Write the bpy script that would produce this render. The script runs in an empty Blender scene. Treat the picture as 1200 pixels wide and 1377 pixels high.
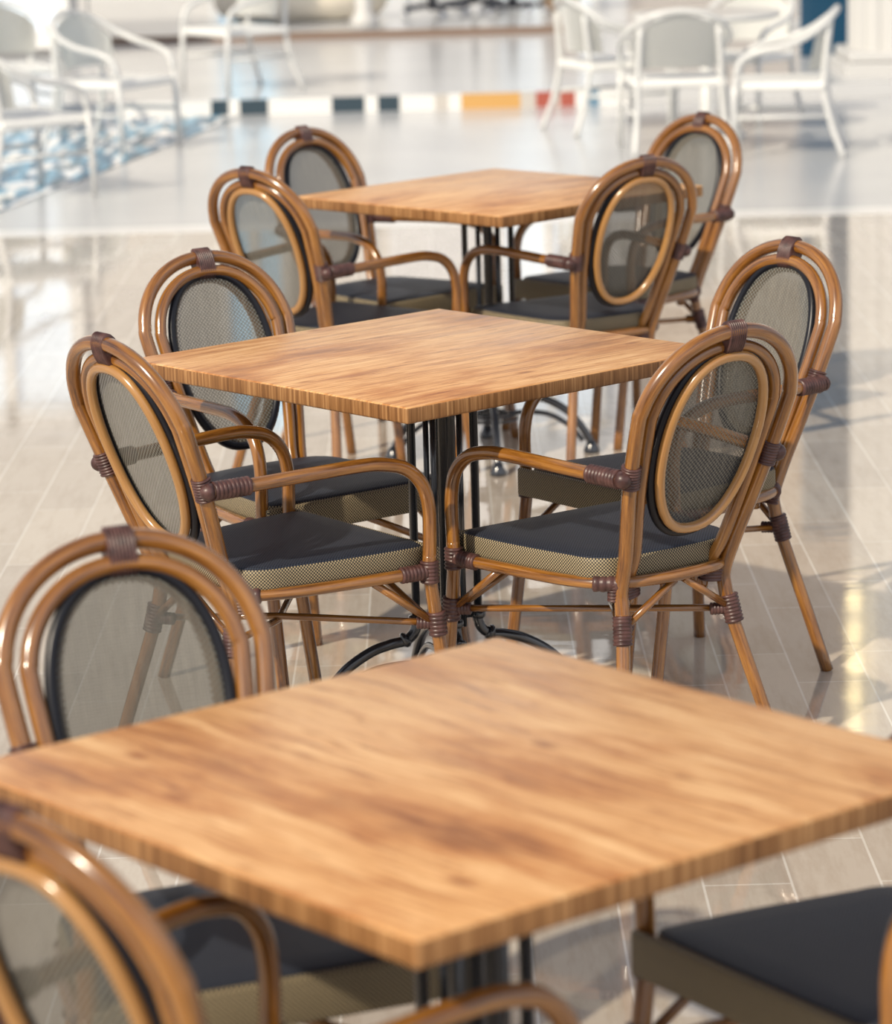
import bpy, bmesh, math, random
from mathutils import Vector, Matrix, noise
random.seed(7)
C = bpy.context.scene.collection
PI = math.pi
R = math.radians

# ------------------------------------------------------------------ helpers
def catmull(pts, per=8):
    P = [Vector(p) for p in pts]
    P = [P[0] * 2 - P[1]] + P + [P[-1] * 2 - P[-2]]
    out = []
    for i in range(1, len(P) - 2):
        a, b, c, d = P[i - 1:i + 3]
        # centripetal-ish: plain uniform is fine for the spacing used here
        for k in range(per):
            t = k / per
            out.append(0.5 * ((2 * b) + (c - a) * t + (2 * a - 5 * b + 4 * c - d) * t * t + (3 * b - a - 3 * c + d) * t ** 3))
    out.append(P[-2].copy())
    return out


def new_bm():
    bm = bmesh.new()
    bm.loops.layers.uv.new('UVMap')
    return bm


def add_tube(bm, pts, r, sides=12, closed=False, mat=0, radii=None, flat=None, caps=True):
    """tube along a polyline; UV u = turn, v = metres. flat=(a,b,up): elliptical section"""
    uv = bm.loops.layers.uv.active
    P = [Vector(p) for p in pts]
    n = len(P)
    T = []
    for i in range(n):
        if closed:
            t = P[(i + 1) % n] - P[i - 1]
        else:
            t = P[min(i + 1, n - 1)] - P[max(i - 1, 0)]
        T.append(t.normalized())
    up = Vector((0, 0, 1)) if abs(T[0].z) < .9 else Vector((0, 1, 0))
    if flat:
        up = Vector(flat[2])
    N = [(up - T[0] * up.dot(T[0])).normalized()]
    for i in range(1, n):
        v = N[-1] - T[i] * N[-1].dot(T[i])
        if flat:
            v = up - T[i] * up.dot(T[i])
        N.append(v.normalized())
    rings, L, acc = [], [], 0.0
    for i in range(n):
        B = T[i].cross(N[i])
        rr = radii[i] if radii else r
        ra, rb = (rr * flat[0], rr * flat[1]) if flat else (rr, rr)
        rings.append([bm.verts.new(P[i] + N[i] * math.cos(2 * PI * k / sides) * ra + B * math.sin(2 * PI * k / sides) * rb) for k in range(sides)])
        if i:
            acc += (P[i] - P[i - 1]).length
        L.append(acc)
    m = n if closed else n - 1
    for i in range(m):
        j = (i + 1) % n
        lj = L[j] if j else acc + (P[0] - P[-1]).length
        for k in range(sides):
            q = (k + 1) % sides
            f = bm.faces.new((rings[i][k], rings[i][q], rings[j][q], rings[j][k]))
            f.smooth = True
            f.material_index = mat
            for lp, (a, b) in zip(f.loops, ((k / sides, L[i]), ((k + 1) / sides, L[i]), ((k + 1) / sides, lj), (k / sides, lj))):
                lp[uv].uv = (a, b)
    if caps and not closed:
        for ring in (rings[0], rings[-1]):
            try:
                f = bm.faces.new(ring)
                f.material_index = mat
            except ValueError:
                pass
    return rings


def add_box(bm, lo, hi, bevel=0.0, mat=0, seg=2):
    lo, hi = Vector(lo), Vector(hi)
    vs = [bm.verts.new((x, y, z)) for x in (lo.x, hi.x) for y in (lo.y, hi.y) for z in (lo.z, hi.z)]
    idx = ((0, 1, 3, 2), (4, 6, 7, 5), (0, 4, 5, 1), (2, 3, 7, 6), (0, 2, 6, 4), (1, 5, 7, 3))
    fs = [bm.faces.new([vs[i] for i in f]) for f in idx]
    for f in fs:
        f.material_index = mat
    if bevel:
        es = {e for f in fs for e in f.edges}
        bmesh.ops.bevel(bm, geom=list(es), offset=bevel, segments=seg, affect='EDGES', profile=.5)
    return fs


def add_lathe(bm, prof, seg=24, c=(0, 0, 0), mat=0):
    c = Vector(c)
    rings = []
    for r, z in prof:
        rings.append([bm.verts.new(c + Vector((r * math.cos(2 * PI * k / seg), r * math.sin(2 * PI * k / seg), z))) for k in range(seg)])
    for a, b in zip(rings, rings[1:]):
        for k in range(seg):
            f = bm.faces.new((a[k], a[(k + 1) % seg], b[(k + 1) % seg], b[k]))
            f.smooth = True
            f.material_index = mat
    for ring in (rings[0], rings[-1]):
        f = bm.faces.new(ring)
        f.material_index = mat


def obj(name, bm, mats, parent=None, sharp=None):
    bmesh.ops.recalc_face_normals(bm, faces=bm.faces)
    me = bpy.data.meshes.new(name)
    bm.to_mesh(me)
    bm.free()
    for m in (mats if isinstance(mats, (list, tuple)) else [mats]):
        me.materials.append(m)
    o = bpy.data.objects.new(name, me)
    C.objects.link(o)
    if parent:
        o.parent = parent
    if sharp is not None:
        for p in me.polygons:
            p.use_smooth = True
        me.set_sharp_from_angle(angle=R(sharp))
    return o


def tag(o, label, cat, group=None, kind=None):
    o['label'] = label
    o['category'] = cat
    if group:
        o['group'] = group
    if kind:
        o['kind'] = kind
    return o


def thing(name, label, cat, loc=(0, 0, 0), rotz=0.0, group=None):
    o = bpy.data.objects.new(name, None)
    C.objects.link(o)
    o.empty_display_size = .1
    o.location = loc
    o.rotation_euler = (0, 0, rotz)
    return tag(o, label, cat, group)


def struct(name, bm, mats, label, cat, parent=None):
    o = obj(name, bm, mats, parent)
    if parent is None:
        tag(o, label, cat, kind='structure')
    return o


KIDS = {}


def dup(root, loc, rotz, label, group=None):
    r = root.copy()
    C.objects.link(r)
    r.location = loc
    r.rotation_euler = (0, 0, rotz)
    r['label'] = label
    if group:
        r['group'] = group
    for ch in KIDS[root.name]:
        c = ch.copy()
        C.objects.link(c)
        c.parent = r
        for g in list(ch.children):
            d = g.copy()
            C.objects.link(d)
            d.parent = c
    return r


def freeze(root):
    KIDS[root.name] = list(root.children)


# ------------------------------------------------------------------ materials
def mat(name, color=(.8, .8, .8), rough=.5, metal=0.0, spec=.5, coat=0.0):
    m = bpy.data.materials.new(name)
    m.use_nodes = True
    b = m.node_tree.nodes['Principled BSDF']
    b.inputs['Base Color'].default_value = (*color, 1)
    b.inputs['Roughness'].default_value = rough
    b.inputs['Metallic'].default_value = metal
    b.inputs['Specular IOR Level'].default_value = spec
    b.inputs['Coat Weight'].default_value = coat
    b.inputs['Coat Roughness'].default_value = .17
    return m, m.node_tree, b


def node(nt, kind, **kw):
    n = nt.nodes.new(kind)
    for k, v in kw.items():
        if k in n.inputs:
            n.inputs[k].default_value = v
        else:
            setattr(n, k, v)
    return n


def ramp(nt, fac, stops, interp='LINEAR'):
    r = nt.nodes.new('ShaderNodeValToRGB')
    r.color_ramp.interpolation = interp
    el = r.color_ramp.elements
    while len(el) < len(stops):
        el.new(.5)
    for e, (p, c) in zip(el, stops):
        e.position = p
        e.color = (*c, 1) if len(c) == 3 else c
    nt.links.new(fac, r.inputs['Fac'])
    return r


def mapping(nt, out, scale=(1, 1, 1), rot=(0, 0, 0), loc=(0, 0, 0)):
    mp = nt.nodes.new('ShaderNodeMapping')
    mp.inputs['Scale'].default_value = scale
    mp.inputs['Rotation'].default_value = rot
    mp.inputs['Location'].default_value = loc
    nt.links.new(out, mp.inputs['Vector'])
    return mp.outputs['Vector']


def coords(nt, what='Object'):
    return nt.nodes.new('ShaderNodeTexCoord').outputs[what]


def mixc(nt, fac, a, b, mode='MIX'):
    m = nt.nodes.new('ShaderNodeMix')
    m.data_type = 'RGBA'
    m.blend_type = mode
    for s, v in ((0, fac), (6, a), (7, b)):
        if hasattr(v, 'is_linked'):
            nt.links.new(v, m.inputs[s])
        else:
            m.inputs[s].default_value = v if s == 0 else (*v, 1)
    return m.outputs[2]


def bump(nt, b, h, strength=.3, dist=.002):
    n = nt.nodes.new('ShaderNodeBump')
    n.inputs['Strength'].default_value = strength
    n.inputs['Distance'].default_value = dist
    nt.links.new(h, n.inputs['Height'])
    nt.links.new(n.outputs[0], b.inputs['Normal'])


def m_rattan(name, stops, rough=.24):
    m, nt, b = mat(name, rough=rough, spec=.6, coat=.9)
    v = mapping(nt, coords(nt, 'UV'), scale=(7, 5, 1))
    nz = node(nt, 'ShaderNodeTexNoise', Scale=1.0, Detail=5.0, Roughness=.65)
    nt.links.new(v, nz.inputs['Vector'])
    r = ramp(nt, nz.outputs['Fac'], stops)
    nt.links.new(r.outputs[0], b.inputs['Base Color'])
    return m


M_RATTAN = m_rattan('rattan_cane', [(.32, (.06, .020, .006)), (.48, (.235, .09, .014)), (.68, (.42, .185, .032))])
M_RATTAN_DARK = m_rattan('rattan_ring', [(.25, (.30, .13, .028)), (.75, (.50, .27, .085))])


def m_binding():
    m, nt, b = mat('binding_cord', rough=.38, spec=.5)
    nz = node(nt, 'ShaderNodeTexNoise', Scale=60.0, Detail=2.0)
    nt.links.new(coords(nt), nz.inputs['Vector'])
    r = ramp(nt, nz.outputs['Fac'], [(.3, (.045, .019, .018)), (.7, (.115, .052, .045))])
    nt.links.new(r.outputs[0], b.inputs['Base Color'])
    return m


M_BIND = m_binding()
M_RIM = mat('black_rim', (.008, .009, .014), rough=.3, spec=.3)[0]
M_IRON = mat('black_iron', (.014, .018, .026), rough=.22, spec=.6, coat=.9)[0]


def weave_fac(nt, vec, s):
    """checker-like weave of two sine waves -> 0..1"""
    sep = nt.nodes.new('ShaderNodeSeparateXYZ')
    nt.links.new(vec, sep.inputs[0])

    def sine(o):
        a = node(nt, 'ShaderNodeMath', operation='MULTIPLY')
        a.inputs[1].default_value = s
        nt.links.new(o, a.inputs[0])
        q = node(nt, 'ShaderNodeMath', operation='SINE')
        nt.links.new(a.outputs[0], q.inputs[0])
        return q.outputs[0]
    p = node(nt, 'ShaderNodeMath', operation='MULTIPLY')
    nt.links.new(sine(sep.outputs['X']), p.inputs[0])
    nt.links.new(sine(sep.outputs['Y']), p.inputs[1])
    q = node(nt, 'ShaderNodeMath', operation='MULTIPLY_ADD')
    nt.links.new(p.outputs[0], q.inputs[0])
    q.inputs[1].default_value = .5
    q.inputs[2].default_value = .5
    return q.outputs[0]


def m_mesh():
    """open textilene weave of the backrests: beige and charcoal threads with see-through holes"""
    m, nt, b = mat('textilene_back', rough=.6, spec=.3)
    uv = coords(nt, 'UV')
    w = weave_fac(nt, uv, 2 * PI / .0088)
    st = node(nt, 'ShaderNodeTexNoise', Scale=1.0, Detail=2.0)
    nt.links.new(mapping(nt, uv, scale=(260, 12, 1)), st.inputs['Vector'])
    base = ramp(nt, w, [(.36, (.016, .018, .020)), (.64, (.22, .215, .185))])
    col = mixc(nt, .40, base.outputs[0], ramp(nt, st.outputs['Fac'], [(.3, (.035, .036, .036)), (.7, (.19, .18, .15))]).outputs[0])
    nt.links.new(col, b.inputs['Base Color'])
    tr = nt.nodes.new('ShaderNodeBsdfTransparent')
    mx = nt.nodes.new('ShaderNodeMixShader')
    hole = ramp(nt, w, [(.2, (.40, .40, .40)), (.75, (.06, .06, .06))])
    nt.links.new(hole.outputs[0], mx.inputs[0])
    nt.links.new(b.outputs[0], mx.inputs[1])
    nt.links.new(tr.outputs[0], mx.inputs[2])
    out = nt.nodes['Material Output']
    nt.links.new(mx.outputs[0], out.inputs[0])
    return m


M_MESH = m_mesh()


def m_fabric(name, lo, hi, cell, edge=(.35, .65)):
    m, nt, b = mat(name, rough=.55, spec=.35)
    w = weave_fac(nt, coords(nt, 'UV'), 2 * PI / cell)
    r = ramp(nt, w, [(edge[0], lo), (edge[1], hi)])
    nt.links.new(r.outputs[0], b.inputs['Base Color'])
    bump(nt, b, w, .35, .001)
    return m


M_SEAT = m_fabric('seat_fabric_top', (.008, .010, .016), (.038, .046, .068), .0065)
M_SEATSIDE = m_fabric('seat_fabric_side', (.025, .024, .022), (.40, .32, .19), .0062, (.42, .66))


def wood_nodes(nt, vec, light=1.0):
    d = node(nt, 'ShaderNodeTexNoise', Scale=3.0, Detail=3.0)
    nt.links.new(vec, d.inputs['Vector'])
    warp = nt.nodes.new('ShaderNodeVectorMath')
    warp.operation = 'MULTIPLY_ADD'
    nt.links.new(d.outputs['Color'], warp.inputs[0])
    warp.inputs[1].default_value = (.10, .05, 0)
    nt.links.new(vec, warp.inputs[2])
    g = node(nt, 'ShaderNodeTexNoise', Scale=1.0, Detail=6.0, Roughness=.62)
    nt.links.new(mapping(nt, warp.outputs[0], scale=(3.2, 44, 1)), g.inputs['Vector'])
    big = node(nt, 'ShaderNodeTexNoise', Scale=1.0, Detail=4.0, Roughness=.55)
    nt.links.new(mapping(nt, warp.outputs[0], scale=(3.0, 6.5, 1), loc=(3.1, 1.7, 0)), big.inputs['Vector'])
    fine = node(nt, 'ShaderNodeTexNoise', Scale=1.0, Detail=4.0, Roughness=.7)
    nt.links.new(mapping(nt, warp.outputs[0], scale=(9, 170, 1), loc=(.7, .2, 0)), fine.inputs['Vector'])
    gm = node(nt, 'ShaderNodeMapRange')
    ga = node(nt, 'ShaderNodeMath', operation='MULTIPLY_ADD')
    nt.links.new(fine.outputs['Fac'], ga.inputs[0])
    ga.inputs[1].default_value = .9
    nt.links.new(g.outputs['Fac'], ga.inputs[2])
    nt.links.new(ga.outputs[0], gm.inputs['Value'])
    gm.inputs['From Min'].default_value = .45
    gm.inputs['From Max'].default_value = 1.45
    base = ramp(nt, gm.outputs[0], [(.28, (.46, .20, .062)), (.47, (.69, .365, .14)), (.70, (.85, .54, .265))])
    stain = ramp(nt, big.outputs['Fac'], [(.27, (.36, .20, .10)), (.40, (.76, .58, .42)), (.52, (1.0, .97, .94))])
    col = mixc(nt, .85, base.outputs[0], stain.outputs[0], 'MULTIPLY')
    vo = node(nt, 'ShaderNodeTexVoronoi', Scale=1.0)
    nt.links.new(mapping(nt, warp.outputs[0], scale=(4.0, 9.5, 1), loc=(.3, .45, 0)), vo.inputs['Vector'])
    kn = ramp(nt, vo.outputs['Distance'], [(.0, (.22, .12, .06)), (.05, (.55, .38, .25)), (.12, (1, 1, 1))])
    col = mixc(nt, .8, col, kn.outputs[0], 'MULTIPLY')
    ck = node(nt, 'ShaderNodeTexNoise', Scale=1.0, Detail=5.0, Roughness=.7)
    nt.links.new(mapping(nt, warp.outputs[0], scale=(11, 70, 1), loc=(1.9, 5.2, 0)), ck.inputs['Vector'])
    cm = ramp(nt, ck.outputs['Fac'], [(.28, (.30, .17, .09)), (.36, (.78, .66, .54)), (.43, (1, 1, 1))])
    col = mixc(nt, .9, col, cm.outputs[0], 'MULTIPLY')
    return col, g.outputs['Fac']


def m_wood(off):
    m, nt, b = mat('oak_laminate', rough=.36, spec=.4)
    col, g = wood_nodes(nt, mapping(nt, coords(nt), loc=off))
    nt.links.new(col, b.inputs['Base Color'])
    rr = ramp(nt, g, [(.3, (.30, .30, .30)), (.7, (.42, .42, .42))])
    nt.links.new(rr.outputs[0], b.inputs['Roughness'])
    bump(nt, b, g, .12, .0015)
    e, nt, b = mat('oak_edge', rough=.45, spec=.35)
    g1 = node(nt, 'ShaderNodeTexNoise', Scale=1.0, Detail=3.0, Roughness=.6)
    nt.links.new(mapping(nt, coords(nt), scale=(150, 150, 4), loc=off), g1.inputs['Vector'])
    g2 = node(nt, 'ShaderNodeTexNoise', Scale=1.0, Detail=2.0)
    nt.links.new(mapping(nt, coords(nt), scale=(14, 14, 1), loc=off), g2.inputs['Vector'])
    c1 = ramp(nt, g1.outputs['Fac'], [(.3, (.17, .075, .025)), (.5, (.31, .15, .055)), (.72, (.56, .32, .14))])
    c2 = ramp(nt, g2.outputs['Fac'], [(.35, (.62, .55, .48)), (.6, (1, 1, 1))])
    nt.links.new(mixc(nt, .8, c1.outputs[0], c2.outputs[0], 'MULTIPLY'), b.inputs['Base Color'])
    return m, e


def m_floor():
    m, nt, b = mat('plank_tiles', rough=.1, spec=.62, coat=.3)
    b.inputs['Coat Roughness'].default_value = .03
    v = coords(nt)
    br = nt.nodes.new('ShaderNodeTexBrick')
    nt.links.new(mapping(nt, v, rot=(0, 0, PI / 2), loc=(.21, .03, 0)), br.inputs['Vector'])
    br.offset = .37
    for k, x in (('Color1', (.60, .525, .435, 1)), ('Color2', (.48, .415, .345, 1)), ('Mortar', (.74, .70, .63, 1))):
        br.inputs[k].default_value = x
    br.inputs['Scale'].default_value = 1
    br.inputs['Mortar Size'].default_value = .0022
    br.inputs['Mortar Smooth'].default_value = .1
    br.inputs['Brick Width'].default_value = .62
    br.inputs['Row Height'].default_value = .145
    nz = node(nt, 'ShaderNodeTexNoise', Scale=1.0, Detail=5.0, Roughness=.65)
    nt.links.new(mapping(nt, v, scale=(22, 3.5, 1)), nz.inputs['Vector'])
    gr = ramp(nt, nz.outputs['Fac'], [(.3, (.66, .60, .54)), (.55, (1, 1, 1))])
    col = mixc(nt, .55, br.outputs['Color'], gr.outputs[0], 'MULTIPLY')
    nt.links.new(col, b.inputs['Base Color'])
    n2 = node(nt, 'ShaderNodeTexNoise', Scale=5.0, Detail=3.0)
    nt.links.new(v, n2.inputs['Vector'])
    rr = ramp(nt, n2.outputs['Fac'], [(.35, (.03, .03, .03)), (.7, (.08, .08, .08))])
    nt.links.new(rr.outputs[0], b.inputs['Roughness'])
    n3 = node(nt, 'ShaderNodeTexNoise', Scale=1.0, Detail=2.0)
    nt.links.new(mapping(nt, v, scale=(5, 16, 1)), n3.inputs['Vector'])
    bump(nt, b, n3.outputs['Fac'], .08, .004)
    return m


def m_plain_floor(name, c1, c2, rough=.16):
    m, nt, b = mat(name, rough=rough, spec=.5)
    nz = node(nt, 'ShaderNodeTexNoise', Scale=1.0, Detail=4.0)
    nt.links.new(mapping(nt, coords(nt), scale=(1.5, 1.5, 1)), nz.inputs['Vector'])
    nt.links.new(ramp(nt, nz.outputs['Fac'], [(.3, c1), (.7, c2)]).outputs[0], b.inputs['Base Color'])
    return m


def m_mosaic():
    m, nt, b = mat('blue_mosaic_painted_glints', rough=.3, spec=.25)
    vo = node(nt, 'ShaderNodeTexVoronoi', Scale=1.0)
    nt.links.new(mapping(nt, coords(nt), scale=(24, 4.2, 1)), vo.inputs['Vector'])
    sp = nt.nodes.new('ShaderNodeSeparateColor')
    nt.links.new(vo.outputs['Color'], sp.inputs[0])
    r = ramp(nt, sp.outputs[0], [(0, (.03, .13, .24)), (.25, (.14, .36, .52)), (.48, (.85, .88, .90)), (.68, (.05, .12, .17)), (.84, (.90, .88, .84))], 'CONSTANT')  # mosaic colours; white against deep blue cells paint in the sparkle of glints
    nt.links.new(r.outputs[0], b.inputs['Base Color'])
    return m


def m_riser():
    """glossy step riser, the reflections on its face painted as colour bands"""
    m, nt, b = mat('riser_painted_reflections', rough=.25)
    sx = nt.nodes.new('ShaderNodeSeparateXYZ')
    nt.links.new(coords(nt), sx.inputs[0])
    mr = node(nt, 'ShaderNodeMapRange')
    mr.inputs['From Min'].default_value = -2.0
    mr.inputs['From Max'].default_value = 1.2
    nt.links.new(sx.outputs['X'], mr.inputs['Value'])
    W, D, O, RD, BL, G = (.80, .80, .78), (.035, .06, .08), (.62, .36, .12), (.40, .10, .07), (.13, .25, .36), (.55, .52, .48)
    px = [(-2.0, W), (-1.280, D), (-1.178, W), (-1.123, D), (-0.954, W), (-0.590, D), (-0.404, W), (-0.336, D), (-0.209, W), (-0.006, G), (0.066, W), (0.146, O), (0.477, G), (0.570, RD), (0.676, G), (0.705, RD), (0.790, W), (0.866, BL), (0.934, W)]
    r = ramp(nt, mr.outputs[0], [((x + 2.0) / 3.2, c) for x, c in px], 'CONSTANT')  # hard colour bands stand in for what the glossy face mirrors
    nt.links.new(r.outputs[0], b.inputs['Base Color'])
    return m


def m_wicker(name, c1, c2):
    m, nt, b = mat(name, rough=.5)
    w = weave_fac(nt, coords(nt, 'UV'), 2 * PI / .02)
    nt.links.new(ramp(nt, w, [(.3, c1), (.6, c2)]).outputs[0], b.inputs['Base Color'])
    return m


def emit(name, color, strength):
    m = bpy.data.materials.new(name)
    m.use_nodes = True
    b = m.node_tree.nodes['Principled BSDF']
    b.inputs['Base Color'].default_value = (*color, 1)
    b.inputs['Roughness'].default_value = .1
    b.inputs['Emission Color'].default_value = (*color, 1)
    b.inputs['Emission Strength'].default_value = strength
    return m


# ------------------------------------------------------------------ camera
CAMZ = 1.758
cam = bpy.data.cameras.new('camera')
cam.sensor_fit = 'HORIZONTAL'
cam.sensor_width = 36
cam.lens = 4456.1 / 1200 * 36
cam.clip_end = 200
co = bpy.data.objects.new('camera', cam)
C.objects.link(co)
co.matrix_world = Matrix.Translation((0, 0, CAMZ)) @ Matrix.Rotation(R(90 - 12.228), 4, 'X') @ Matrix.Rotation(R(-1.55), 4, 'Z')
cam.dof.use_dof = True
cam.dof.focus_distance = 6.05
cam.dof.aperture_fstop = 5.6
bpy.context.scene.camera = co

# ------------------------------------------------------------------ rattan armchair
RL, RH, RS = .0128, .0136, .0066      # leg, hoop and stretcher tube radii


def yb(z):                             # the back leans: depth of its plane at height z
    return -.163 - .352 * (z - .369) - .02 * max(0, z - .6)


def hoop_half(xr, ztop, zw, xw, lows, dy=0.0, rx=1.0):
    """right half from the lowest point up to the crown"""
    pts = [Vector((x, yb(z) + dy if y is None else y, z)) for x, y, z in lows]
    n = 10
    for k in range(0, n + 1):
        a = PI / 2 * k / n
        z = zw + (ztop - zw) * math.sin(a)
        x = xw * math.cos(a) ** .94 if k < n else 0
        pts.append(Vector((x, yb(z) + dy, z)))
    return pts


def full(half):
    left = [Vector((-p.x, p.y, p.z)) for p in half]
    return left + half[::-1][1:]


def wrap(bm, p0, p1, r, cords=5, sides=14, flat=None):
    """bumpy sleeve of wound cord between two points"""
    cords = round(cords * 1.5)
    p0, p1 = Vector(p0), Vector(p1)
    n = cords * 6
    pts, rad = [], []
    for i in range(n + 1):
        t = i / n
        pts.append(p0.lerp(p1, t))
        rad.append(r * (1 + .13 * abs(math.sin(PI * cords * t))) * (1 if 0 < i < n else .85))
    add_tube(bm, pts, r, sides, radii=rad, flat=flat)


def oval(a, b, zc, dy, n=56, egg=.06):
    out = []
    for k in range(n):
        t = 2 * PI * k / n
        s, c = math.sin(t), math.cos(t)
        s2 = math.copysign(abs(s) ** .95, s)
        c2 = math.copysign(abs(c) ** .86, c)
        z = zc + b * s2
        out.append(Vector((a * c2 * (1 + egg * s), yb(z) + dy, z)))
    return out


QP, RP, EP = Vector((.126, -.172, .298)), Vector((.121, -.163, .369)), Vector((.192, -.242, 0))
FP, GP, HP = Vector((.224, .194, .385)), Vector((.219, .212, .284)), Vector((.223, .256, 0))


def mx(p, s):
    return Vector((p[0] * s, p[1], p[2]))


def rail_half():
    return [Vector(p) for p in ((.224, .196, .385), (.210, .10, .384), (.195, .01, .383), (.175, -.08, .382), (.145, -.142, .382), (.10, -.168, .382), (.05, -.178, .382), (0, -.181, .382))]


def seat_outline(n=16):
    half = []
    # from the front middle to the back middle, right side
    for x in (0, .05, .10, .14, .175):
        half.append((x, .207 + .004 * (1 - (x / .2) ** 2)))
    half += [(.194, .203), (.2045, .192)]
    for t in range(1, 7):
        q = t / 7
        half.append((.2055 - .033 * q + .006 * math.sin(PI * q), .185 - .265 * q))
    for k in range(0, 7):
        a = PI / 2 * k / 6
        half.append((.114 + .058 * math.cos(a), -.085 - .072 * math.sin(a)))
    half += [(.08, -.163), (.04, -.166), (0, -.167)]
    left = [(-x, y) for x, y in half[1:-1]]
    return half + left[::-1]


def build_rattan_chair():
    t = thing('rattan_armchair', 'x', 'chair')
    # --- outer hoop, down to the lower binding
    lows = [(QP.x, QP.y, QP.z), (.1215, -.1655, .335), (RP.x, RP.y, RP.z), (.1275, None, .43), (.144, None, .51), (.160, None, .592)]
    half = catmull([p for p in hoop_half(0, .840, .692, .1725, lows)], 5)
    bm = new_bm()
    add_tube(bm, full(half), RH, 14)
    obj('back_frame', bm, M_RATTAN, t)
    # --- inner hoop
    lows = [(.088, -.138, .338), (.0925, -.142, .369), (.103, None, .43), (.118, None, .51), (.1305, None, .592)]
    half = catmull(hoop_half(0, .8125, .688, .1405, lows, dy=.006), 5)
    bm = new_bm()
    add_tube(bm, full(half), .0122, 14)
    obj('inner_hoop', bm, M_RATTAN, t)
    # --- woven panel with its rim and rear ring
    bm = new_bm()
    uv = bm.loops.layers.uv.active
    rim = oval(.113, .166, .634, .004)
    sheets = []
    for d in (.0015, -.0015):
        rings = []
        for s in (1, .75, .5, .25):
            rings.append([bm.verts.new((p.x * s, yb(.634 + (p.z - .634) * s) + .004 + d - .010 * (1 - s * s), .634 + (p.z - .634) * s)) for p in rim])
        ctr = bm.verts.new((0, yb(.634) + .004 + d - .010, .634))
        for a, b in zip(rings, rings[1:]):
            for k in range(len(a)):
                q = (k + 1) % len(a)
                bm.faces.new((a[k], a[q], b[q], b[k]))
        for k in range(len(rim)):
            bm.faces.new((rings[-1][k], rings[-1][(k + 1) % len(rim)], ctr))
        sheets.append(rings[0])
        break
    for f in bm.faces:
        f.smooth = True
        for lp in f.loops:
            lp[uv].uv = (lp.vert.co.x, lp.vert.co.z * 1.06)
    panel = obj('back_panel', bm, M_MESH, t)
    bm = new_bm()
    add_tube(bm, oval(.1165, .170, .634, .003), .0085, 10, closed=True)
    obj('panel_rim', bm, M_RIM, panel)
    bm = new_bm()
    add_tube(bm, oval(.1065, .161, .634, -.011), .0095, 10, closed=True)
    obj('panel_ring', bm, M_RATTAN_DARK, panel)
    # --- seat cushion
    bm = new_bm()
    uv = bm.loops.layers.uv.active
    ol = seat_outline()
    def ring(inset, z, front=None):
        out = []
        for x, y in ol:
            L = math.hypot(x, y - .02)
            k = max(0, (L - inset) / L)
            zz = z
            if front is not None and y > .18:
                zz = front
            out.append(bm.verts.new((x * k, .02 + (y - .02) * k, zz)))
        return out
    rings = [ring(.03, .388, .372), ring(.001, .389, .372), ring(0, .396, .379), ring(0, .420), ring(.003, .4275), ring(.010, .431), ring(.06, .433), ring(.12, .4335)]
    peri = [0]
    for i in range(len(ol)):
        a, b = ol[i], ol[(i + 1) % len(ol)]
        peri.append(peri[-1] + math.hypot(b[0] - a[0], b[1] - a[1]))
    for j, (a, b) in enumerate(zip(rings, rings[1:])):
        for k in range(len(a)):
            q = (k + 1) % len(a)
            f = bm.faces.new((a[k], a[q], b[q], b[k]))
            f.smooth = True
            f.material_index = 1 if j < 4 else 0
            for lp, (i1, v) in zip(f.loops, ((k, a[k]), (k + 1, a[q]), (k + 1, b[q]), (k, b[k]))):
                lp[uv].uv = (peri[i1], v.co.z) if j < 4 else (v.co.x, v.co.y)
    for rg in (rings[0], rings[-1]):
        f = bm.faces.new(rg)
        for lp in f.loops:
            lp[uv].uv = (lp.vert.co.x, lp.vert.co.y)
    # the front band of fabric passes in front of the legs
    old = set(bm.faces)
    add_box(bm, (-.2255, .2085, .370), (.2255, .2195, .4275), .005)
    for f in set(bm.faces) - old:
        f.smooth = True
        f.material_index = 1
        for lp in f.loops:
            lp[uv].uv = (lp.vert.co.x + lp.vert.co.y, lp.vert.co.z)
    obj('seat', bm, [M_SEAT, M_SEATSIDE], t)
    # --- seat frame: side and back rail in one bent tube plus the front rail
    bm = new_bm()
    add_tube(bm, catmull(full(rail_half()), 6), .0112, 12)
    add_tube(bm, [(-.217, .192, .384), (.217, .192, .384)], .0105, 12)
    obj('seat_frame', bm, M_RATTAN, t)
    for s in (-1, 1):
        # rear leg, front leg, arm
        bm = new_bm()
        add_tube(bm, catmull([mx(p, s) for p in (QP + Vector((-.002, .004, .028)), QP, (.139, -.187, .235), (.163, -.212, .13), EP)], 5), RL, 14)
        obj('leg', bm, M_RATTAN, t)
        bm = new_bm()
        add_tube(bm, catmull([mx(p, s) for p in (FP + Vector((0, .002, .03)), FP, (.221, .203, .335), GP, (.220, .230, .16), HP)], 5), RL, 14)
        obj('leg', bm, M_RATTAN, t)
        bm = new_bm()
        arm = [(.1795, -.246, .589), (.184, -.225, .590), (.193, -.14, .592), (.203, -.05, .595), (.212, .05, .597), (.216, .10, .594), (.220, .150, .580), (.223, .184, .547), (.224, .197, .50), (.224, .197, .44), (.224, .195, .40)]
        add_tube(bm, catmull([mx(p, s) for p in arm], 5), RL, 14)
        obj('arm', bm, M_RATTAN, t)
        # crossed stretcher: this front leg to the opposite rear leg
        bm = new_bm()
        z = .004 * s
        add_tube(bm, [mx(GP, s) + Vector((0, -.005, .002)), Vector((0, .012, .288 + z)), mx(QP, -s)], RS, 10)
        obj('stretcher', bm, M_RATTAN, t)
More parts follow.
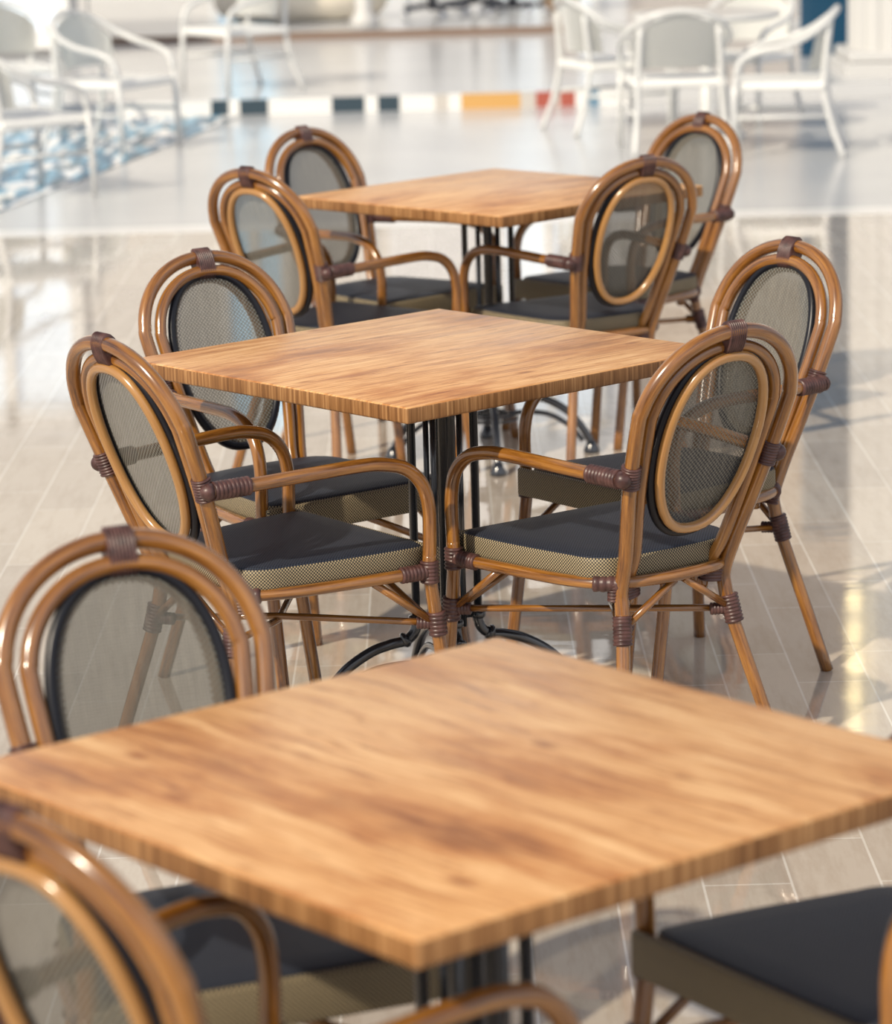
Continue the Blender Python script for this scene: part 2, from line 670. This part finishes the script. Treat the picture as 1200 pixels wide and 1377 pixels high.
        for a, b in ((GP + Vector((-.004, -.01, .006)), (.203, .085, .376)),
                     (GP + Vector((-.01, -.006, .002)), (.012, .190, .378)),
                     (QP + Vector((-.006, 0, .006)), (.010, -.180, .374))):
            bm = new_bm()
            add_tube(bm, [mx(a, s), mx(b, s)], .0072, 10)
            obj('brace', bm, M_RATTAN, t)
        # bindings
        bm = new_bm()
        A = Vector((.160, yb(.592), .592))
        up = Vector((.12, -.30, 1)).normalized() * .022
        wrap(bm, mx(A + up * -1, s), mx(A + up, s), RH + .0028, 5)
        wrap(bm, mx((.1815, -.236, .5895), s), mx((.191, -.165, .5915), s), RL + .0028, 6)
        add_lathe(bm, [(.004, -.012), (.011, -.008), (.0158, 0), (.0158, .010)], 14, (0, 0, 0))
        vv = list(bm.verts)[-56:]
        ax = mx((.014, .073, .002), s).normalized()
        bmesh.ops.transform(bm, matrix=Matrix.Translation(mx((.1795, -.247, .589), s)) @ ax.to_track_quat('Z', 'Y').to_matrix().to_4x4(), verts=vv)
        obj('binding', bm, M_BIND, t)
        bm = new_bm()
        wrap(bm, mx(FP + Vector((0, .001, -.022)), s), mx(FP + Vector((0, .001, .020)), s), RL + .003, 4)
        wrap(bm, mx(FP, s), mx((.2155, .135, .3845), s), .0112 + .0026, 5)
        obj('binding', bm, M_BIND, t)
        bm = new_bm()
        wrap(bm, mx(GP + Vector((.001, -.002, .024)), s), mx(GP + Vector((0, .003, -.022)), s), RL + .003, 4)
        wrap(bm, mx(GP, s), mx(GP + Vector((-.022, -.030, .002)), s), RS + .004, 4)
        obj('binding', bm, M_BIND, t)
        bm = new_bm()
        m = (RP + Vector((.0925, -.142, .369))) / 2
        wrap(bm, mx(m + Vector((-.001, .001, -.018)), s), mx(m + Vector((.002, -.004, .018)), s), .0165, 4, 18, flat=(.95, 1.95, (0, 1, 0)))
        wrap(bm, mx((.120, -.163, .380), s), mx((.158, -.128, .382), s), .0112 + .0026, 3)
        obj('binding', bm, M_BIND, t)
        bm = new_bm()
        wrap(bm, mx(QP + Vector((-.001, .003, .026)), s), mx(QP + Vector((.006, -.007, -.026)), s), RL + .003, 5)
        wrap(bm, mx(QP, s), mx(QP + Vector((-.030, .020, -.001)), s), RS + .004, 4)
        obj('binding', bm, M_BIND, t)
    bm = new_bm()
    yt = yb(.826)
    wrap(bm, (-.019, yt + .002, .8265), (.019, yt + .002, .8265), .0160, 5, 20, flat=(1.90, 1.05, (0, -.37, 1)))
    obj('binding', bm, M_BIND, t)
    return t


chair0 = build_rattan_chair()
freeze(chair0)
CHAIRS = [
    ((0.308, 5.915, 126.3), 'brown cane armchair, its back to us, right of the middle table', 'chairs at the middle table'),
    ((-0.323, 5.897, 36.9), 'cane armchair with back turned to us, left of the middle table', 'chairs at the middle table'),
    ((0.456, 6.502, 217.7), 'cane armchair facing us at the far right side of the middle table', 'chairs at the middle table'),
    ((-0.291, 6.509, -53.3), 'cane armchair facing us at the far left side of the middle table', 'chairs at the middle table'),
    ((-0.256, 8.561, 48.5), 'brown cane armchair with back turned to us, left of the farthest wooden table', 'chairs at the far table'),
    ((0.356, 8.613, 121.4), 'brown cane armchair with back turned to us, right of the farthest wooden table', 'chairs at the far table'),
    ((-0.139, 9.087, -44.6), 'brown cane armchair facing us at the far left of the farthest wooden table', 'chairs at the far table'),
    ((0.513, 9.190, 222.1), 'brown cane armchair facing us at the far right of the farthest wooden table', 'chairs at the far table'),
    ((-.29, 3.815, -67.0), 'brown cane armchair facing us behind the left edge of the nearest table, see-through back', 'chairs at the near table'),
    ((-.183, 3.177, 46.5), 'large blurred cane armchair cut off at the bottom left by the nearest table', 'chairs at the near table'),
    ((0.512, 3.690, 213.0), 'cane armchair cut off at right, its seat and front leg beside the nearest table', 'chairs at the near table'),
]
for i, ((x, y, a), lab, grp) in enumerate(CHAIRS):
    if i == 0:
        o = chair0
        o.location = (x, y, 0)
        o.rotation_euler = (0, 0, R(a - 90))
        o['label'] = lab
        o['group'] = grp
    else:
        dup(chair0, (x, y, 0), R(a - 90), lab, grp)

# ------------------------------------------------------------------ tables
TZ, TT, S = .72, .030, .80


def build_table(label, loc, yaw, off, turn, base_off, base_yaw, size=1.0):
    t = thing('bistro_table', label, 'table', (*loc, 0), yaw, 'wooden bistro tables')
    wm, em = m_wood(off)
    bm = new_bm()
    fs = add_box(bm, (-S / 2, -S / 2, TZ - TT), (S / 2, S / 2, TZ), .0045, 0, 3)
    bm.normal_update()
    for f in bm.faces:
        f.material_index = 0 if f.normal.z > .6 else 1
    top = obj('tabletop', bm, [wm, em], t, sharp=40)
    top.rotation_euler = (0, 0, R(45) + turn)
    top.scale = (size, size, 1)
    # cast iron pedestal
    bx, by = base_off
    rot = Matrix.Translation((bx, by, 0)) @ Matrix.Rotation(base_yaw - yaw, 4, 'Z')

    def put(name, bm, par=t):
        bmesh.ops.transform(bm, matrix=rot, verts=bm.verts)
        return obj(name, bm, M_IRON, par)
    bm = new_bm()
    add_lathe(bm, [(.0125, .10), (.0125, .665), (.018, .668), (.018, .676), (.013, .680), (.013, .688)], 20)
    put('post', bm)
    bm = new_bm()
    for k in range(2):
        a = k * PI / 2
        fs0 = set(bm.verts)
        add_box(bm, (-.26, -.022, TZ - TT - .006), (.26, .022, TZ - TT), .002)
        bmesh.ops.rotate(bm, verts=[v for v in bm.verts if v not in fs0], cent=(0, 0, 0), matrix=Matrix.Rotation(a, 3, 'Z'))
    put('mounting_plate', bm)
    bm = new_bm()
    for z in (.205, .655):
        for k in range(2):
            add_tube(bm, [Vector((math.cos(k * PI / 2), math.sin(k * PI / 2), 0)) * q + Vector((0, 0, z)) for q in (-.062, .062)], .006, 8)
    put('tie_bar', bm)
    for k in range(4):
        a = k * PI / 2
        d = Vector((math.cos(a), math.sin(a), 0))
        Z = Vector((0, 0, 1))
        bm = new_bm()
        add_lathe(bm, [(.0082, .205), (.0082, .655), (.013, .657), (.0145, .663), (.013, .669), (.0095, .672), (.0095, .679), (.0135, .683), (.0135, .688)], 16, d * .062)
        put('upright_tube', bm)
        d2 = Vector((math.cos(a + PI / 4), math.sin(a + PI / 4), 0))
        bm = new_bm()
        add_lathe(bm, [(.0058, .19), (.0058, .688)], 12, d2 * .037)
        put('inner_tube', bm)
        bm = new_bm()
        path = catmull([d * .062 + Z * .21, d * .062 + Z * .193, d * .070 + Z * .176, d * .086 + Z * .165, d * .115 + Z * .160, d * .155 + Z * .148, d * .205 + Z * .117, d * .245 + Z * .07, d * .268 + Z * .028], 6)
        add_tube(bm, path, .0105, 12)
        bar = catmull([d * .030 + Z * .115, d * .10 + Z * .118, d * .16 + Z * .108, d * .215 + Z * .072, d * .245 + Z * .035], 6)
        add_tube(bm, bar, .007, 10)
        leg = put('leg', bm)
        bm = new_bm()
        add_lathe(bm, [(.0095, .197), (.0145, .200), (.0155, .206), (.0145, .212), (.0095, .215)], 16, d * .062)
        add_tube(bm, [d * .079 + Z * .1705, d * .083 + Z * .168, d * .088 + Z * .1655, d * .092 + Z * .164], .012, 12, radii=[.0115, .0155, .0155, .0115])
        put('collar', bm, leg)
        bm = new_bm()
        add_lathe(bm, [(.021, 0), (.022, .004), (.022, .012), (.015, .022), (.012, .034)], 18, d * .269)
        put('foot_pad', bm, leg)
    bm = new_bm()
    for r_, z in ((.045, .118), (.058, .112), (.071, .104)):
        add_tube(bm, [(r_ * math.cos(2 * PI * k / 28), r_ * math.sin(2 * PI * k / 28), z) for k in range(28)], .0042, 8, closed=True)
    put('scroll_ring', bm)
    return t


build_table('wooden bistro table nearest to us, large blurred light brown top', (.0114, 3.4795), R(-5.046), (1.3, .4, 0), PI / 2, (.006, 0), R(20))
build_table('wooden bistro table in the middle with sharp brown grain and four armchairs', (-.0329, 6.2135), R(-3.01), (.2, .9, 0), 0, (.03, .0), R(15))
build_table('wooden bistro table farthest away, small orange brown top', (.161, 8.8138), R(-.09), (4.7, 2.2, 0), 0, (-.030, 0), R(2), .97)

# ------------------------------------------------------------------ the setting
M_FLOOR = m_floor()
M_PALE = m_plain_floor('pale_polished_tiles', (.53, .54, .55), (.60, .605, .61), .2)
M_STRIP = mat('pale_stone_strip', (.80, .79, .77), .2)[0]


def slab(name, x0, x1, y0, y1, z0, z1, m, label, cat='floor'):
    bm = new_bm()
    add_box(bm, (x0, y0, z0), (x1, y1, z1))
    return struct(name, bm, m, label, cat)


slab('floor', -9, 9, -4, 13.75, -.1, 0, M_FLOOR, 'beige plank tile floor under the wooden tables')
slab('trim_1', -9, 9, 13.75, 13.98, -.1, .001, M_STRIP, 'pale stone strip across the floor behind the tables', 'trim')
slab('floor_hall', -9, 9, 13.98, 18.95, -.1, 0, M_PALE, 'pale grey polished floor beyond the stone strip')
slab('floor_step', -9, 9, 18.96, 23.6, -.1, .085, M_PALE, 'first raised grey floor level beyond the colored riser')
slab('floor_landing', -9, 9, 23.62, 31, -.1, .135, M_PALE, 'second raised floor level at the back')
bm = new_bm()
add_box(bm, (-1.95, 18.93, 0), (1.15, 18.96, .086))
struct('trim_2', bm, m_riser(), 'low step riser with reflections painted in dark, white, orange and red bands', 'trim')
bm = new_bm()
add_box(bm, (-2.5, 23.6, .085), (1.1, 23.62, .137))
struct('trim_3', bm, mat('brown_riser', (.22, .15, .11), .3)[0], 'thin brown riser of the second step', 'trim')
bm = new_bm()
vs = [bm.verts.new(p) for p in ((-6, 13.98, .002), (-2.05, 14.1, .002), (-1.62, 16.2, .002), (-1.1, 18.9, .002), (-6, 18.9, .002))]
r = bmesh.ops.extrude_face_region(bm, geom=[bm.faces.new(vs)])
bmesh.ops.translate(bm, vec=(0, 0, .003), verts=[v for v in r['geom'] if isinstance(v, bmesh.types.BMVert)])
struct('floor_mosaic', bm, m_mosaic(), 'blue mosaic floor with painted white glints under the white chairs at left', 'floor')

# back wall with tall lit windows
M_WALL = mat('cream_wall', (.80, .76, .70), .6)[0]
M_GLASSL = emit('daylit_glass', (.72, .82, .92), .35)
M_GLASSM = emit('sky_blue_glass', (.35, .62, .82), .9)
M_GLASSB = emit('blue_glass', (.05, .22, .36), .5)
M_FRAME = mat('white_window_frame', (.82, .82, .80), .4)[0]
YW = 30.0
for nm, x0, x1, cc, lab in (('wall_back', -12, -.45, (.60, .585, .56), 'pale cream wall at the far left end of the hall'),
                            ('wall_center', -.45, 1.75, (.66, .68, .71), 'pale grey middle wall at the far end of the hall'),
                            ('wall_right', 1.75, 12, (.33, .27, .22), 'taupe wall at the far right end of the hall')):
    bm = new_bm()
    add_box(bm, (x0, YW, 0), (x1, YW + .2, 9))
    struct(nm, bm, mat(nm + '_paint', cc, .6)[0], lab, 'wall')
bm = new_bm()
add_box(bm, (-12, 22.6, 0), (-2.34, 22.8, 2.6))
struct('wall_left', bm, mat('white_wall_paint', (.60, .59, .575), .6)[0], 'white wall with tall windows behind the white chairs at left', 'wall')
wins = [(-5.2, -3.9, 0), (-3.5, -2.45, 0), (-2.0, -1.35, 1), (.5, 1.5, 0), (3.3, 3.75, 2), (4.2, 6.2, 0)]
for i, (x0, x1, k) in enumerate(wins):
    YW, top = (22.6, 2.4) if i < 2 else (30.0, 4.0)
    bm = new_bm()
    for a, b in (((x0, YW - .08, .15), (x0 + .09, YW, top)), ((x1 - .09, YW - .08, .15), (x1, YW, top)), ((x0, YW - .08, .15), (x1, YW, .27)), ((x0, YW - .08, top - .1), (x1, YW, top)), (((x0 + x1) / 2 - .04, YW - .08, .2), ((x0 + x1) / 2 + .04, YW, top)), ((x0, YW - .08, top * .48), (x1, YW, top * .48 + .1))):
        add_box(bm, a, b)
    w = struct('window_%d' % (i + 1), bm, M_FRAME, 'tall framed window in the far wall, number %d from the left' % (i + 1), 'window')
    bm = new_bm()
    add_box(bm, (x0 + .05, YW - .03, .2), (x1 - .05, YW - .01, top - .05))
    obj('pane', bm, [M_GLASSL, M_GLASSM, M_GLASSB][k], w)

# fluted column at the right
M_COL = mat('white_plaster', (.58, .58, .57), .45)[0]
col = tag(thing('column', 'x', 'column', (2.79, 19.75, 0)), 'white fluted column on a square plinth at the right edge', 'column', kind='structure')
bm = new_bm()
add_box(bm, (-.40, -.40, 0), (.40, .40, .16), .01)
add_box(bm, (-.37, -.37, .16), (.37, .37, .22), .02)
obj('plinth', bm, M_COL, col)
bm = new_bm()
n = 20 * 8
prof = [.335 - .022 * max(0, math.sin(20 * 2 * PI * k / n)) ** .6 for k in range(n)]
lo = [bm.verts.new((q * math.cos(2 * PI * k / n), q * math.sin(2 * PI * k / n), .22)) for k, q in enumerate(prof)]
hi = [bm.verts.new((q * .93 * math.cos(2 * PI * k / n), q * .93 * math.sin(2 * PI * k / n), 4.2)) for k, q in enumerate(prof)]
for k in range(n):
    bm.faces.new((lo[k], lo[(k + 1) % n], hi[(k + 1) % n], hi[k]))
bm.faces.new(hi)
obj('shaft', bm, M_COL, col)

bm = new_bm()
for k in range(5):
    add_lathe(bm, [(.03, 0), (.05, .01), (.05, .07), (.03, .08)], 14, (-.33, -.24, 3.05 + .2 * k))
obj('lamp', bm, emit('warm_lamp_glass', (1.0, .80, .42), 4.0), col)
bm = new_bm()
add_box(bm, (2.30, 20.9, .085), (2.75, 20.96, 3.0), .005)
struct('door_1', bm, mat('dark_blue_glass', (.012, .06, .12), .12)[0], 'dark blue glass door behind the column at right', 'door')
# slim white post on the step
bm = new_bm()
add_lathe(bm, [(.10, .135), (.10, .20), (.075, .23), (.06, .26), (.06, 3.9)], 20, (-.49, 23.9, 0))
tag(obj('round_post', bm, M_COL), 'slim white round post standing on the second step', 'post')

# ------------------------------------------------------------------ white armchairs
M_WTUBE = mat('white_tube', (.66, .67, .66), .35, coat=.2)[0]
M_WICK = m_wicker('white_wicker', (.74, .75, .73), (.86, .86, .83))


def build_white_chair():
    t = thing('white_armchair', 'x', 'chair')
    # bent top rail: front leg, arm, round the back, other arm, other front leg
    half = [(.255, .23, .0), (.252, .225, .25), (.250, .215, .40), (.253, .185, .475), (.262, .10, .515), (.268, -.02, .54), (.255, -.13, .585), (.20, -.215, .645), (.11, -.255, .685), (0, -.265, .70)]
    leg, hoop = half[:3], half[2:]
    bm = new_bm()
    add_tube(bm, catmull(full([Vector(p) for p in hoop]), 5), .016, 10)
    obj('arm_rail', bm, M_WTUBE, t)
    for s in (-1, 1):
        bm = new_bm()
        add_tube(bm, [mx(p, s) for p in leg], .015, 10)
        obj('leg', bm, M_WTUBE, t)
        bm = new_bm()
        add_tube(bm, catmull([mx(p, s) for p in ((.235, -.30, 0), (.215, -.235, .18), (.205, -.205, .36), (.19, -.225, .62))], 5), .015, 10)
        obj('leg', bm, M_WTUBE, t)
        bm = new_bm()
        add_tube(bm, [mx((.252, .222, .20), s), mx((.214, -.232, .20), s)], .010, 8)
        obj('stretcher', bm, M_WTUBE, t)
    # woven back
    bm = new_bm()
    uv = bm.loops.layers.uv.active
    rows = []
    for j in range(9):
        v = j / 8
        row = []
        for i in range(17):
            u = -1 + 2 * i / 16
            a = u * 1.15
            top = .685 - .12 * abs(u) ** 1.6
            z = .42 + (top - .42) * v
            row.append(bm.verts.new((.215 * math.sin(a) / math.sin(1.15) * (1 + .08 * v), -.10 - .150 * math.cos(a) * (1.0 + .0 * v) + .03 - .03 * v, z)))
        rows.append(row)
    for a, b in zip(rows, rows[1:]):
        for i in range(16):
            f = bm.faces.new((a[i], a[i + 1], b[i + 1], b[i]))
            f.smooth = True
            for lp in f.loops:
                lp[uv].uv = (lp.vert.co.x, lp.vert.co.z)
    bmesh.ops.solidify(bm, geom=bm.faces[:], thickness=.012)
    for f in bm.faces:
        f.smooth = False
    obj('backrest', bm, M_WICK, t)
    bm = new_bm()
    add_box(bm, (-.235, -.215, .325), (.235, .225, .368), .016, 0, 3)
    uv = bm.loops.layers.uv.active
    for f in bm.faces:
        for lp in f.loops:
            lp[uv].uv = (lp.vert.co.x, lp.vert.co.y)
    obj('seat', bm, M_WICK, t)
    return t


w0 = build_white_chair()
freeze(w0)
WH = [((1.19, 16.45), 92, 'white wicker armchair with its back to us, left of the round white table', 'white chairs at the right'),
      ((1.69, 16.15), 172, 'white wicker armchair seen from the side beside the fluted column', 'white chairs at the right'),
      ((.93, 17.55), 20, 'white armchair half hidden behind the one with its back to us', 'white chairs at the right'),
      ((1.62, 17.75), 235, 'white armchair beyond the round white table, cut off by the top edge', 'white chairs at the right'),
      ((-1.66, 17.15), -30, 'white armchair with bright oval seat, second from the left', 'white chairs at the left'),
      ((-1.90, 15.2), 35, 'grey shaded white armchair in the top left corner of the picture', 'white chairs at the left'),
      ((-1.15, 19.6), 215, 'white armchair standing on the first step, third from the left', 'white chairs at the left'),
      ((-2.35, 18.2), -70, 'white armchair behind the corner armchair at far left', 'white chairs at the left')]
for i, ((x, y), a, lab, grp) in enumerate(WH):
    z = .085 if y > 18.96 else (.005 if x < 0 else 0)
    if i == 0:
        w0.location = (x, y, z)
        w0.rotation_euler = (0, 0, R(a - 90))
        w0['label'] = lab
        w0['group'] = grp
    else:
        dup(w0, (x, y, z), R(a - 90), lab, grp)

t = thing('round_table', 'round white pedestal table among the white armchairs by the column', 'table', (1.40, 17.1, 0))
bm = new_bm()
add_lathe(bm, [(.36, .60), (.38, .61), (.38, .625), (.37, .632)], 40)
obj('tabletop', bm, M_WTUBE, t)
bm = new_bm()
add_lathe(bm, [(.20, 0), (.20, .012), (.05, .04), (.035, .08), (.035, .60)], 24)
obj('pedestal', bm, M_WTUBE, t)

# ------------------------------------------------------------------ dark seats on the landing
M_DARK = mat('dark_frame', (.03, .035, .05), .35)[0]
M_CHROME = mat('chrome_ball', (.75, .77, .8), .12, metal=1.0)[0]


def build_stool():
    t = thing('swivel_stool', 'x', 'stool')
    bm = new_bm()
    add_lathe(bm, [(.03, .05), (.03, .42), (.06, .43)], 14)
    obj('stem', bm, M_DARK, t)
    bm = new_bm()
    add_lathe(bm, [(.19, .43), (.21, .45), (.21, .49), (.18, .51)], 24)
    obj('seat', bm, M_DARK, t)
    for k in range(5):
        a = 2 * PI * k / 5
        d = Vector((math.cos(a), math.sin(a), 0))
        bm = new_bm()
        add_tube(bm, [d * .02 + Vector((0, 0, .09)), d * .25 + Vector((0, 0, .065))], .018, 8)
        lg = obj('leg', bm, M_DARK, t)
        bm = new_bm()
        bmesh.ops.create_icosphere(bm, subdivisions=2, radius=.028, matrix=Matrix.Translation(d * .25 + Vector((0, 0, .028))))
        for f in bm.faces:
            f.smooth = True
        obj('caster', bm, M_CHROME, lg)
    return t


s0 = build_stool()
freeze(s0)
for i, (x, y) in enumerate(((.0, 24.9), (.32, 25.5), (.60, 24.9), (.05, 26.9), (.62, 26.7))):
    lab = ['leftmost dark swivel stool in front row on the back landing', 'middle dark swivel stool in front row on the back landing', 'rightmost dark swivel stool in front row on the back landing', 'left dark swivel stool in the second row on the landing', 'right dark swivel stool in the second row on the landing'][i]
    if i == 0:
        s0.location = (x, y, .135)
        s0['label'] = lab
        s0['group'] = 'dark stools on the landing'
    else:
        dup(s0, (x, y, .135), i * .7, lab, 'dark stools on the landing')
bm = new_bm()
add_box(bm, (.84, 25.0, .135), (1.10, 25.5, .75), .01)
for z in (.25, .37, .49, .61):
    add_box(bm, (.83, 24.985, z), (1.11, 25.0, z + .05), .004)
tag(obj('slatted_crate', bm, mat('crate_wood', (.28, .19, .12), .6)[0]), 'brown slatted crate on the landing beside the dark stools', 'crate')
# low curved cream bench on the landing
bm = new_bm()
arc = [Vector((-.98 + .52 * math.sin(q), 25.2 - .5 * math.cos(q), 0)) for q in [(-1.2 + 2.4 * k / 20) for k in range(21)]]
add_tube(bm, [p + Vector((0, 0, .30)) for p in arc], .17, 16, flat=(.95, 1.1, (0, 0, 1)))
tag(obj('curved_bench', bm, mat('cream_upholstery', (.82, .75, .62), .6)[0]), 'low curved cream bench on the back landing', 'bench')

# ------------------------------------------------------------------ light
w = bpy.data.worlds.new('world')
bpy.context.scene.world = w
w.use_nodes = True
nt = w.node_tree
bg = nt.nodes['Background']
sx = nt.nodes.new('ShaderNodeSeparateXYZ')
nt.links.new(nt.nodes.new('ShaderNodeTexCoord').outputs['Generated'], sx.inputs[0])
rp = ramp(nt, sx.outputs['Z'], [(0, (.62, .60, .58)), (.10, (.86, .86, .88)), (.45, (.95, .96, 1.02)), (.65, (.62, .66, .76)), (1, (.34, .36, .42))])
ym = node(nt, 'ShaderNodeMapRange')
ym.inputs['From Min'].default_value = -1
ym.inputs['From Max'].default_value = 1
ym.inputs['To Min'].default_value = 1.7
ym.inputs['To Max'].default_value = .85
nt.links.new(sx.outputs['Y'], ym.inputs['Value'])
cl = node(nt, 'ShaderNodeTexNoise', Scale=2.2, Detail=3.0)
nt.links.new(sx.inputs[0].links[0].from_socket, cl.inputs['Vector'])
cr = ramp(nt, cl.outputs['Fac'], [(.38, (.72, .73, .76)), (.62, (1.22, 1.2, 1.18))])
c1 = mixc(nt, 1.0, rp.outputs[0], cr.outputs[0], 'MULTIPLY')
vm = nt.nodes.new('ShaderNodeVectorMath')
vm.operation = 'SCALE'
nt.links.new(c1, vm.inputs[0])
nt.links.new(ym.outputs[0], vm.inputs['Scale'])
nt.links.new(vm.outputs[0], bg.inputs['Color'])
bg.inputs['Strength'].default_value = .64
sun = bpy.data.lights.new('sun', 'SUN')
sun.energy = 3.9
sun.color = (1.0, .88, .70)
sun.angle = R(1.2)
so = bpy.data.objects.new('sun', sun)
C.objects.link(so)
az, el = R(38), R(36)
d = Vector((math.sin(az) * math.cos(el), math.cos(az) * math.cos(el), -math.sin(el)))
so.rotation_euler = d.to_track_quat('-Z', 'Y').to_euler()

vs = bpy.context.scene.view_settings
vs.view_transform = 'Standard'
vs.look = 'None'
vs.exposure = 0.0
vs.gamma = 1.0
vs.use_curve_mapping = False
